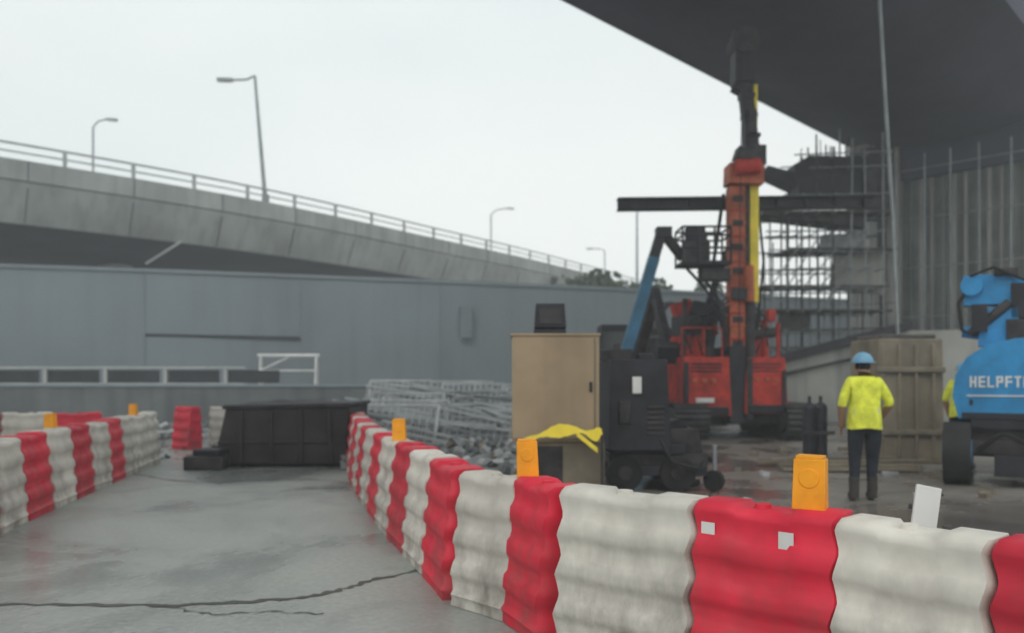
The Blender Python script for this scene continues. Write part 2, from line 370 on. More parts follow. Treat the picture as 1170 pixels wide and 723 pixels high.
b.box((4.78,20.8,1.3),(1.22,3.0,1.45),redp,tx=.90,ty=.97); b.box((6.24,20.7,1.32),(1.08,2.8,1.38),redp,tx=.86,ty=.97)
b.bb(4.25,5.3,19.22,19.34,.60,.80,black); b.bb(5.8,6.7,19.26,19.36,.65,.85,black)
for xx in (4.42,4.66,4.88): b.bb(xx,xx+.12,19.28,19.31,1.38,1.50,orangep)
for xx in (5.95,6.2,6.42): b.bb(xx,xx+.11,19.28,19.33,1.42,1.52,orangep)
b.bb(4.5,4.95,19.27,19.31,.9,1.02,whitep)
for zz in (1.66,1.75,1.84): b.bb(4.4,5.15,19.3,19.34,zz,zz+.035,black); b.bb(5.9,6.6,19.32,19.37,zz,zz+.035,black)
b.bb(5.36,5.76,19.4,21.5,.4,2.3,black); b.bb(5.76,5.9,19.3,19.6,.5,2.0,darksteel)
b.bb(4.2,4.32,19.24,19.3,.9,1.9,black); b.bb(6.62,6.72,19.27,19.33,.8,1.7,black)
b.box((4.65,20.9,2.35),(.8,1.6,.7),redp,rz=.1); b.box((4.5,20.4,2.85),(.5,.7,.5),darksteel,rz=.2); b.box((5.1,20.9,2.75),(.5,.6,.7),black,ry=.15)
b.cyl((5.05,20.2,2.05),(5.05,20.2,3.2),.14,darksteel,seg=12); b.cyl((4.15,20.6,2.4),(5.3,20.4,2.8),.16,redp,seg=12)
b.box((6.25,20.9,2.35),(.7,1.3,.65),redp); b.cyl((6.5,20.3,2.0),(6.5,20.3,3.0),.1,redp); b.cyl((6.15,20.2,2.6),(6.9,20.4,2.7),.13,darksteel)
b.cyl((4.3,19.8,2.0),(4.35,19.8,3.5),.06,darksteel); b.box((4.95,20.3,3.25),(.7,.5,.35),black,ry=.2); b.box((4.45,20.6,3.3),(.5,.4,.4),redp,ry=-.3)
b.box((6.2,20.5,2.95),(.35,.5,.5),black,ry=.3); b.cyl((6.75,20.0,1.9),(6.75,20.0,2.9),.05,redp); b.box((6.62,20.2,3.1),(.2,.3,.3),redp)
for x in (4.2,4.75,5.2): b.cyl((x,19.5,2.0),(x,19.5,2.75),.022,redp,seg=6)
b.cyl((4.2,19.5,2.75),(5.2,19.5,2.75),.022,redp,seg=6)
for k in range(12):
    x=random.uniform(4.2,6.7); z=random.uniform(2.0,2.6)
    b.tube([(x,19.9,z),(x+random.uniform(-.3,.3),19.7,z+random.uniform(.3,.8)),(5.5+random.uniform(-.2,.5),19.8,z+random.uniform(.7,1.6))],.025,rubber,seg=6)
b.bb(5.44,5.82,19.65,20.05,1.2,6.3,orangep)
for i in range(15): b.bb(5.42,5.84,19.63,19.66,1.5+i*.32,1.55+i*.32,redp if i%2 else orangep)
for i in range(8): b.bb(5.5,5.76,19.62,19.655,1.7+i*.6,1.85+i*.6,darksteel)
b.bb(5.85,5.96,19.75,20.05,1.0,8.0,darksteel); b.bb(5.97,6.19,19.75,19.95,3.4,6.4,yellowp); b.bb(6.1,6.19,19.85,19.95,6.4,8.9,yellowp)  # yellow bars turn the bright sky's colour fringe beside the mast into solid colour
b.cyl((5.9,19.62,3.4),(5.88,19.62,4.3),.14,orangep,seg=12); b.cyl((5.95,19.65,1.9),(5.95,19.65,3.4),.12,darksteel,seg=12); b.box((5.72,19.6,3.6),(.5,.2,.3),darksteel)
b.box((5.82,19.8,6.58),(.86,.6,.5),orangep,ry=.04); b.cyl((5.5,19.4,6.7),(6.1,19.4,6.72),.19,redp,seg=14); b.box((5.72,19.5,7.0),(.4,.4,.3),darksteel,ry=.3)
b.beam((6.12,19.9,6.8),(5.85,19.9,9.1),.30,.30,black)
for i in range(4): q=i/4; b.box((6.12-.27*q,19.9,7.1+2.0*q),(.36,.36,.1),darksteel)
b.box((6.0,19.7,7.9),(.2,.2,.6),darksteel)
b.bb(5.58,6.08,19.65,20.15,8.9,10.25,black); b.cyl((5.82,19.55,9.9),(5.82,20.25,9.9),.33,darksteel,seg=14); b.box((5.75,19.9,8.85),(.3,.4,.3),darksteel,ry=.5)
b.box((6.2,19.9,7.1),(.35,.35,.5),darksteel)
b.tube([(5.5,20.3,2.4),(5.2,20.5,4.2),(5.4,20.1,6.2)],.05,rubber); b.tube([(6.3,20.3,2.6),(6.45,20.2,4.5),(6.2,20.0,6.4)],.035,rubber)
b.cyl((4.9,21.2,2.5),(5.6,20.1,5.0),.09,darksteel); b.cyl((6.3,21.2,2.5),(5.9,20.1,4.6),.08,darksteel)
b.tube([(5.75,19.6,9.9),(5.65,19.5,6.0),(5.62,19.5,2.0)],.018,black,seg=5)
b.done(.025)
b=B('steel_beam')
z0,z1=5.98,6.08
for dz,w,h in((.14,.30,.035),(-.14,.30,.035),(0,.05,.26)): b.beam((2.72,20.35,z0+dz),(9.4,20.5,z1+dz),w,h,black)
for k in range(9): x=3.1+k*.75; b.box((x,20.42,6.02),(.04,.28,.25),black)
b.done()

# ---------------------------------------------------------------- boom lift behind
b=B('boom_lift')
for x in (1.9,3.5):
    for y in (17.9,20.0): b.cyl((x-.16,y,.42),(x+.16,y,.42),.42,rubber,seg=18); b.cyl((x-.18,y,.42),(x+.18,y,.42),.2,galv,seg=12)
b.bb(2.0,3.4,17.7,20.2,.4,.85,darksteel); b.box((2.7,19,1.35),(1.3,2.2,.95),tealp,tx=.85,ty=.9); b.box((2.55,19.6,1.9),(.9,.9,.5),black)
b.beam((2.6,19,1.6),(3.42,19,4.4),.26,.30,tealp); b.beam((3.4,19,4.35),(3.6,19,5.0),.24,.27,black); b.beam((2.85,18.98,2.4),(3.4,18.98,4.1),.12,.14,darksteel)
b.box((3.65,19,5.0),(.36,.34,.26),black); b.beam((3.65,19,5.0),(4.15,19.1,4.4),.2,.2,darksteel)
x0,x1,y0,y1,z0,z1=4.05,5.2,18.7,19.5,4.2,5.1
b.bb(x0,x1,y0,y1,z0,z0+.1,black)
for x in (x0,x0+.38,x0+.76,x1):
    for y in (y0,y1): b.cyl((x,y,z0),(x,y,z1),.03,black,seg=6)
for z in (z0+.4,z0+.7,z1):
    for y in (y0,y1): b.cyl((x0,y,z),(x1,y,z),.03,black,seg=6)
    for x in (x0,x1): b.cyl((x,y0,z),(x,y1,z),.03,black,seg=6)
b.bb(4.15,4.6,18.72,18.95,4.55,5.1,black); b.box((4.9,19.1,4.0),(.7,.4,.3),darksteel); b.bb(4.06,4.7,18.69,18.72,4.3,4.75,darksteel)
b.tube([(4.2,19.1,4.2),(4.7,19.2,3.7),(5.2,19.3,3.0),(5.3,19.6,2.2)],.04,black); b.tube([(4.5,19.1,4.2),(5.0,19.2,3.4),(5.25,19.4,2.6)],.03,black)
for k in range(6): b.cyl((4.5+k*.13,19.2,4.1-k*.15),(5.3,19.4,3.7-k*.25),.018,darksteel,seg=5)
b.done(.02)
b=B('slurry_tank')
for x in (4.7,6.0): b.cyl((x,26,0.3),(x,26,3.1),.6,darksteel,seg=20); b.cyl((x,26,3.1),(x,26,3.4),.6,darksteel,r2=.2,seg=20)
for x in (4.7,6.0):
    for z in (1,1.9,2.8): b.cyl((x,26,z),(x,26,z+.07),.63,lowm,seg=20)
b.bb(3.9,6.9,25.2,26.8,0,.35,darksteel)
for x in (4.0,5.35,6.8): b.cyl((x,25.3,.3),(x,25.3,3.9),.04,darksteel,seg=6)
b.cyl((4.0,25.3,3.9),(6.8,25.3,3.9),.04,darksteel,seg=6); b.cyl((4.0,25.3,2.2),(6.8,25.3,2.2),.04,darksteel,seg=6); b.tube([(4.7,26,3.4),(5.2,26,4.0),(6.0,26,3.4)],.08,darksteel)
b.done(.02)
b=B('excavator')
crawler(b,2.5,3.0,22.3,25.2,.8); crawler(b,4.1,4.6,22.3,25.2,.8)
b.box((3.55,23.8,1.5),(2.1,2.4,1.1),darksteel,tx=.92,ty=.9); b.box((2.95,23.2,2.5),(.9,1.2,1.1),black,tx=.85,ty=.85); b.bb(2.6,3.3,22.56,22.6,2.1,2.85,glass)
b.beam((3.6,23,2.0),(3.9,21.6,3.9),.3,.4,darksteel); b.beam((3.9,21.6,3.9),(4.05,20.6,2.4),.22,.3,darksteel); b.box((4.05,20.5,2.2),(.6,.5,.5),black,rx=.5)
b.done(.03)

# ---------------------------------------------------------------- site cabinet + generator
b=B('site_cabinet')
b.bb(.0,1.03,9.3,10.1,.75,2.0,ply); b.bb(-.015,1.045,9.285,10.12,2.001,2.03,ply)
b.bb(.06,1.10,9.33,10.1,.02,.745,ply_d); b.bb(.1,.6,9.315,9.329,.1,.7,darksteel)
b.bb(.025,1.005,9.288,9.299,.77,.80,ply_d); b.bb(.97,.99,9.288,9.299,.8,1.98,ply_d)
b.box((.93,9.29,1.4),(.03,.03,.12),black)
b.bb(.27,.65,9.45,9.8,2.032,2.09,black); b.box((.46,9.6,2.24),(.38,.3,.29),black,rx=-.1,tx=.9); b.box((.46,9.445,2.24),(.28,.02,.18),darksteel,rx=-.1)
b.done(.012)
b=B('hazard_tape')
q=catmull([(.14,9.0,.70),(.22,9.02,.80),(.45,9.1,.88),(.75,9.15,.90),(.95,9.2,.84),(1.06,9.25,.88)],6); vs=[]
for i,pt in enumerate(q):
    w=.05+.028*math.sin(i*.55)+random.uniform(-.006,.006); vs+=[pt+Vector((0,random.uniform(-.01,.01),w)),pt-Vector((0,.02,w))]
b.add(vs,[(2*i,2*i+1,2*i+3,2*i+2) for i in range(len(q)-1)],yellowp)
q=catmull([(.75,9.14,.86),(.9,9.12,.74),(1.0,9.2,.66)],5); vs=[]
for i,pt in enumerate(q): vs+=[pt+Vector((0,0,.03)),pt-Vector((0,.01,.03))]
b.add(vs,[(2*i,2*i+1,2*i+3,2*i+2) for i in range(len(q)-1)],yellowp)
b.cyl((.18,9.0,0),(.18,9.0,.82),.045,yellowp); b.cyl((.18,9.0,0),(.18,9,.05),.16,rubber); b.cyl((1.06,9.25,0),(1.06,9.25,.9),.018,darksteel); b.cyl((1.06,9.25,0),(1.06,9.25,.05),.12,rubber)
o=b.done(); md=o.modifiers.new('s','SOLIDIFY'); md.thickness=.006
b=B('mobile_generator')
b.box((1.68,11.1,1.15),(.82,1.5,1.2),black,tx=.90,ty=.95); b.bb(1.3,2.62,10.5,11.8,.34,.5,darksteel)
b.box((1.45,10.9,1.82),(.28,.5,.16),darksteel,rz=.2); b.box((1.8,10.7,1.78),(.2,.3,.1),black)
b.bb(1.35,2.3,10.45,10.55,.5,.62,black); b.bb(1.58,1.70,10.33,10.36,1.3,1.52,whitep); b.bb(1.4,1.55,10.32,10.35,.9,1.2,darksteel)
for i in range(6): b.bb(1.78,2.0,10.345,10.365,.75+i*.07,.79+i*.07,darksteel)
b.cyl((1.5,11.3,1.7),(1.5,11.3,2.0),.05,darksteel); b.cyl((1.85,10.9,1.7),(1.85,10.9,1.85),.09,darksteel)
for x in (1.5,2.2): b.cyl((x,10.42,.24),(x,10.6,.24),.24,rubber,seg=18); b.cyl((x,10.41,.24),(x,10.61,.24),.10,darksteel,seg=12); b.cyl((x,11.7,.24),(x,11.9,.24),.24,rubber,seg=18)
b.box((2.25,11.0,.66),(.65,.8,.32),darksteel,tx=.8); b.cyl((2.25,10.7,.8),(2.25,11.3,.8),.14,black,seg=14); b.bb(1.35,2.6,10.46,10.52,.2,.34,black)
b.beam((2.5,10.9,.4),(2.72,10.5,.42),.08,.08,darksteel); b.cyl((2.66,10.46,.14),(2.72,10.54,.14),.14,rubber,seg=14); b.cyl((2.7,10.5,.1),(2.7,10.5,.62),.03,galv)
b.tube([(1.9,10.4,.8),(2.1,10.3,.4),(2.5,10.35,.3),(2.6,10.6,.45)],.025,rubber)
b.done(.02)

# ---------------------------------------------------------------- blue boom lift at the right
b=B('boom_lift')
for x in (6.45,8.2):
    for y in (11.2,13.4): b.cyl((x-.17,y,.44),(x+.17,y,.44),.44,rubber,seg=22); b.cyl((x-.185,y,.44),(x+.185,y,.44),.2,tealp,seg=14); b.cyl((x-.19,y,.44),(x+.19,y,.44),.08,black,seg=10)
b.bb(6.4,8.4,11.5,13.2,.38,.78,darksteel); b.cyl((7.4,12.3,.75),(7.4,12.3,.98),.5,black,seg=20)
b.bb(6.6,8.4,11.15,11.5,.45,.62,darksteel); b.bb(6.9,7.9,11.0,11.2,.15,.45,black); b.bb(6.62,8.5,11.4,11.6,.78,.97,black)
b.tube([(6.7,11.1,.5),(7.0,10.95,.75),(7.4,11.0,.55),(7.8,11.1,.8)],.03,rubber)
hood=[(6.46,.92),(6.38,1.25),(6.42,1.55),(6.56,1.80),(6.80,1.97),(7.15,2.06),(7.6,2.08),(8.6,2.06),(8.75,1.6),(8.72,.92)]
b.prism(hood,11.4,13.1,bluep)
b.bb(6.5,8.6,11.378,11.398,.93,1.01,black)
b.bb(7.72,7.735,11.39,11.398,1.08,1.98,black); b.bb(6.60,6.64,11.38,11.398,1.12,1.2,black)
def letter(x,z,w,h,kind):
    t=.028; y0,y1=11.386,11.397
    if kind in 'HLEFP': b.bb(x,x+t,y0,y1,z,z+h,whitep)
    if kind in 'H': b.bb(x+w-t,x+w,y0,y1,z,z+h,whitep)
    if kind in 'HEFP': b.bb(x+t,x+w-(t if kind=='H' else 0),y0,y1,z+h/2-t/2,z+h/2+t/2,whitep)
    if kind in 'LE': b.bb(x+t,x+w,y0,y1,z,z+t,whitep)
    if kind in 'EFPT': b.bb(x+(t if kind!='T' else 0),x+w,y0,y1,z+h-t,z+h,whitep)
    if kind=='T': b.bb(x+w/2-t/2,x+w/2+t/2,y0,y1,z,z+h-t,whitep)
    if kind=='P': b.bb(x+w-t,x+w,y0,y1,z+h/2+t/2,z+h-t,whitep)
xx=6.60
for ch in 'HELPFTHLE': letter(xx,1.37,.085,.16,ch); xx+=.108
b.bb(6.56,7.66,11.388,11.397,1.24,1.262,whitep)
for i in range(5): b.bb(7.8,8.2,11.385,11.396,1.62+i*.06,1.65+i*.06,black)
b.box((6.95,12.0,2.25),(.5,.5,.55),bluep); b.box((6.82,12.0,2.80),(.62,.42,.44),bluep); b.cyl((6.62,12.0,2.86),(6.62,11.7,2.86),.15,bluep,seg=14)
b.box((6.72,11.8,2.38),(.2,.3,.4),black); b.cyl((6.6,11.75,2.15),(7.1,11.75,2.6),.07,darksteel); b.cyl((6.5,11.9,2.2),(6.95,11.9,2.12),.09,bluep)
b.beam((6.9,12.1,2.9),(8.9,12.4,2.3),.26,.28,bluep); b.beam((6.9,12.45,2.45),(8.9,12.6,2.2),.2,.24,bluep)
b.box((7.22,11.9,2.62),(.22,.3,.5),black); b.box((7.05,11.85,3.04),(.3,.3,.10),darksteel); b.box((7.3,11.85,2.2),(.5,.3,.3),darksteel)
b.tube([(6.6,11.75,2.9),(6.45,11.7,2.6),(6.5,11.7,2.2),(6.8,11.8,2.1)],.025,rubber)
b.tube([(6.6,11.7,3.0),(6.9,11.6,3.1),(7.3,11.8,2.9),(7.6,11.9,2.75)],.02,rubber)
o=b.done(.05,seg=3); rot_about(o,(6.46,11.4,0),R(-31))

b=B('concrete_block')
b.box((7.0,14.4,1.1),(1.2,1.1,2.2),blockm,tx=.96,ty=.96,rz=.05); b.box((7.0,14.4,2.24),(1.0,.9,.08),plank,rz=.05)
for x in (6.5,6.8,7.1,7.4): b.box((x,13.83,1.1),(.05,.06,2.0),blockm,rx=-.01)
b.bb(6.4,7.6,13.79,13.84,.5,.6,ply_d); b.bb(6.4,7.6,13.79,13.84,1.6,1.7,blockm)
b.done(.02)
b=B('gas_cylinders')
for x,y in((5.36,14.2),(5.6,14.3)):
    b.cyl((x,y,0),(x,y,.95),.115,black,seg=16); b.ball((x,y,.95),(.115,.115,.12),black,16,8); b.cyl((x,y,1.0),(x,y,1.18),.03,darksteel)
b.bb(5.2,5.75,14.03,14.06,.5,.56,darksteel)
b.done()
b=B('white_board'); b.box((2.24,4.35,.45),(.14,.02,.92),whitep,rx=-.12,ry=.2); b.cyl((2.22,4.36,0),(2.3,4.5,.85),.012,galv); b.done(.004)

# ---------------------------------------------------------------- dark waste skip behind the road end
b=B('waste_skip')
b.prism([(-5.02,.06),(-4.82,.98),(-2.74,1.02),(-2.78,.06)],13.25,15.0,skipm)
b.prism([(-4.86,.98),(-4.84,1.05),(-2.70,1.09),(-2.70,1.02)],13.19,15.05,black)
for k,x in enumerate((-4.55,-4.05,-3.55,-3.05)): b.box((x,13.225,.52),(.07,.05,.88),skipm,ry=-.02)
b.beam((-4.95,13.235,.42),(-2.78,13.235,.44),.03,.05,skipm)
b.bb(-4.9,-2.8,13.4,14.9,0,.06,black)
from mathutils import noise
NX,NY=26,12; vs=[];fs=[]
for j in range(NY+1):
    for i in range(NX+1):
        u=i/NX;v=j/NY; x=-4.78+2.0*u; y=13.3+1.6*v; e=(math.sin(math.pi*u)*math.sin(math.pi*v))**.4 if 0<u<1 and 0<v<1 else 0
        vs.append((x,y,1.03+e*(.06+.08*noise.noise(Vector((x*3,y*3,0))))))
for j in range(NY):
    for i in range(NX): a=j*(NX+1)+i; fs.append((a,a+1,a+NX+2,a+NX+1))
b.add(vs,fs,skipm)
b.done(.015)
b=B('timber_sleepers')
b.box((-5.05,13.05,.12),(.62,.5,.22),darksteel,rz=.1); b.box((-5.0,13.1,.28),(.45,.4,.1),black,rz=-.1); b.box((-2.45,13.0,.08),(.7,.3,.14),rubm,rz=-.2); b.box((-2.55,12.95,.2),(.5,.25,.08),galv,rz=.3)
b.done(.02)

# ---------------------------------------------------------------- rubble, stacked fencing
pale=M('rubble_pale',(.48,.49,.49),.9,var=.2)  # pale grey; in the fence stack it also paints in haze
def rubble(name,x0,x1,y0,y1,h,n,smin,smax,mats):
    b=B(name)
    for i in range(n):
        u=random.random(); w=random.random(); x=x0+(x1-x0)*u; y=y0+(y1-y0)*w
        top=h*(math.sin(math.pi*min(1,max(0,u)))**.6)*(math.sin(math.pi*w)**.5)
        z=top*random.uniform(.55,1); s=random.uniform(smin,smax)
        b.box((x,y,z),(s*random.uniform(.7,1.8),s,s*random.uniform(.3,.9)),random.choice(mats),rx=random.uniform(-.8,.8),ry=random.uniform(-.8,.8),rz=random.uniform(0,3),tx=random.uniform(.5,.9),ty=random.uniform(.5,.9))
    N=14; vs=[];fs=[]
    for j in range(N+1):
        for i in range(N+1):
            u=i/N;w=j/N; vs.append((x0+(x1-x0)*u,y0+(y1-y0)*w,-.05+h*.75*(max(0,math.sin(math.pi*u))**.6)*(max(0,math.sin(math.pi*w))**.5)*random.uniform(.8,1.1)))
    for j in range(N):
        for i in range(N): a=j*(N+1)+i; fs.append((a,a+1,a+N+2,a+N+1))
    b.add(vs,fs,mats[0]); return b.done(smooth=False)
rubble('rubble_pile',-1.6,.6,12.0,15.5,.45,260,.05,.16,[rubm,rubm,pale,lowm,blockm])
rubble('rubble_pile',-9.2,-6.2,17.5,20.5,.5,160,.06,.2,[rubm,pale,lowm])
b=B('stacked_fence_panels')
def panel(x,y,z,L,h,rz,tilt,m):
    c,s=math.cos(rz),math.sin(rz)
    def P(a,t): return (x+c*a-s*t*math.sin(tilt),y+s*a+c*t*math.sin(tilt),z+t*math.cos(tilt))
    for t in (0,h): b.cyl(P(0,t),P(L,t),.035,m,seg=6)
    for a in (0,L): b.cyl(P(a,0),P(a,h),.035,m,seg=6)
    k=.16
    while k<L-.05: b.cyl(P(k,0),P(k,h),.016,m,seg=5); k+=.16
for r in range(8):
    yy=15.8+r*.95
    for c in range(3):
        panel(-3.1+c*1.9-r*.14+random.uniform(-.3,.3),yy+random.uniform(-.15,.15),.05+.06*r,1.8,1.0,random.uniform(-.28,.02),random.uniform(.25,1.0),random.choice([pale,railm,pale,rubm]))  # mostly pale, so haze is put into the panels' colour
for k in range(46):
    x=random.uniform(-4.4,-.6); y=random.uniform(15.2,22.5); l=random.uniform(1.2,2.8); z=random.uniform(.25,.55)+(y-15)*.10
    b.beam((x,y,z+.3),(x+l,y+random.uniform(-.5,.3),z+random.uniform(-.25,.1)),.07,.05,random.choice([pale,railm,pale,lowm]))
for k in range(9):
    y=15.6+k*.85; b.box((-1.9-.1*k,y,.12+.045*k),(4.0,.5,.2+.09*k),random.choice([lowm,rubm,rubm]),rz=random.uniform(-.05,.05))
b.done()
b=B('debris')
for i in range(110):
    if i<30: x=random.uniform(-3.2,-2.2);y=random.uniform(13.2,16)
    elif i<80: x=random.uniform(1.4,7.5);y=random.uniform(6,17)
    else: x=random.uniform(-7.2,-5.4); y=random.uniform(14.5,17)
    s=random.uniform(.03,.12); b.box((x,y,s*.3),(s*random.uniform(1,2.5),s,s*.7),random.choice([pale,rubm,plank,darksteel,blockm]),rz=random.uniform(0,3),rx=random.uniform(-.3,.3))
b.done(smooth=False)
b=B('timber_planks')
for k in range(7): b.box((5.6+random.uniform(-.3,.3),12.6+k*.16,.05+.045*(k%3)),(2.2,.14,.04),random.choice([plank,ply_d]),rz=random.uniform(-.15,.15))
b.done()

# ---------------------------------------------------------------- water filled barriers
H=.89; NZ=34
def tri(t): t=t%1; return 4*abs(t-.5)-1
def halfw(z):
    t=z/H; w=.212-.080*t+.0135*math.tanh(3.5*math.sin(2*math.pi*z/.215+.6))
    if z<.06: w=.2
    if t>.93: w*=1-((t-.93)/.07)**2*.35
    return w
def barrier_mesh(name,mat,L=.75):
    bm=bmesh.new()
    fx=[-1,-.985,-.95,-.86,-.84,-.6,-.4,-.36,-.1,.1,.36,.4,.6,.84,.86,.95,.985,1]
    rings=[]
    for f in fx:
        es=1-.35*max(0,(abs(f)-.95)/.05)**2
        if abs(f)<.38: es*=.98
        ring=[]
        zs=[H*i/NZ for i in range(NZ+1)]
        top=-.02 if abs(f)<.38 else 0
        if abs(f)>.985: top=-.015
        for side in(1,-1):
            zz=zs if side==1 else zs[::-1]
            for z in zz:
                zt=z*(H+top)/H
                e=.022*tri(z/.215+.15)
                ring.append(bm.verts.new((f*L/2+e*max(0,(abs(f)-.7)/.3),side*halfw(z)*es,zt)))
        rings.append(ring)
    n=len(rings[0])
    for a,c in zip(rings[:-1],rings[1:]):
        for k in range(n): bm.faces.new((a[k],a[(k+1)%n],c[(k+1)%n],c[k]))
    for ring in (rings[0],rings[-1]):
        for k in range(NZ): bm.faces.new((ring[k],ring[k+1],ring[n-2-k],ring[n-1-k]))
    r=bmesh.ops.create_cone(bm,cap_ends=True,segments=12,radius1=.045,radius2=.04,depth=.03); bmesh.ops.translate(bm,verts=r['verts'],vec=(0.05,0,H-.015))
    bmesh.ops.recalc_face_normals(bm,faces=bm.faces)
    for f in bm.faces:f.smooth=True
    for e in bm.edges:
        if len(e.link_faces)==2 and e.calc_face_angle(0)>R(50): e.smooth=False
    me=bpy.data.meshes.new(name); bm.to_mesh(me); bm.free(); me.materials.append(mat); return me
mr=barrier_mesh('red_barrier',redb); mw=barrier_mesh('white_barrier',whiteb)
def place(p,q,red,lean=0):
    p=Vector((*p,0));q=Vector((*q,0)); d=q-p
    o=bpy.data.objects.new('water_filled_barrier',mr if red else mw); scn.collection.objects.link(o)
    o.location=(p+q)/2+Vector((0,0,.006)); o.rotation_euler=(random.uniform(-.02,.02),random.uniform(-.014,.014),math.atan2(d.y,d.x)+random.uniform(-.03,.03)); o.scale=((d.length-.012)/.75,1,random.uniform(.98,1.015)); return o
nodes=list(chain_near)
near=[]
for i,(a,c) in enumerate(zip(nodes[:-1],nodes[1:])):
    near.append(place(a,c,i%2==0))
pts=along(far_path,.76); pts=[(q.x,q.y) for q,d in pts]
for i,(a,c) in enumerate(zip(pts[:-1],pts[1:])): place(a,c,(i+len(nodes)-1)%2==0 or i==len(pts)-2)
lp=along([(-4.55,5.3),(-5.25,8.2),(-6.5,14.1)],.75); lp=[(q.x,q.y) for q,d in lp]
for i,(a,c) in enumerate(zip(lp[:-1],lp[1:])): place(a,c,i%2==0 if i<len(lp)-3 else False)
q=along([(-9.5,13.2),(-7.4,14.6)],.78); q=[(k.x,k.y) for k,d in q]
for i,(a,c) in enumerate(zip(q[:-1],q[1:])): place(a,c,i%2==0)
place((-7.15,16.9),(-6.7,16.7),True); place((-6.6,17.2),(-5.95,17.5),False); place((-10.6,13.4),(-9.9,13.1),True)
ob=near[2]
for lx,lz in((.285,.745),(-.13,.745)):
    s=B('sticker'); s.box((0,0,0),(.075,.004,.095),whitep); so=s.done(.0,origin=False); so.parent=ob
    y=halfw(lz); so.location=(lx,y+.008,lz)
def wlamp(x,y,z=.875,s=1,rz=0):
    b=B('warning_lamp')
    b.box((0,0,.12*s),(.145*s,.12*s,.23*s),amber,tx=.93,ty=.9); b.box((0,0,.242*s),(.12*s,.10*s,.016*s),amber); b.cyl((0,-.062*s,.15*s),(0,-.056*s,.15*s),.045*s,amber,seg=20)
    b.box((0,0,-.01),(.05,.08,.04),black)
    o=b.done(.012,origin=False); o.location=(x,y,z); o.rotation_euler=(0,random.uniform(-.04,.04),rz); return o
wlamp(1.40,3.70,.885,1.02,-.5); wlamp(.10,4.98,.88,.95); wlamp(-1.12,7.85,s=.9); wlamp(-5.62,9.6,s=.8); wlamp(-5.05,7.6,.87,.5); wlamp(-6.3,13.1,s=.8)

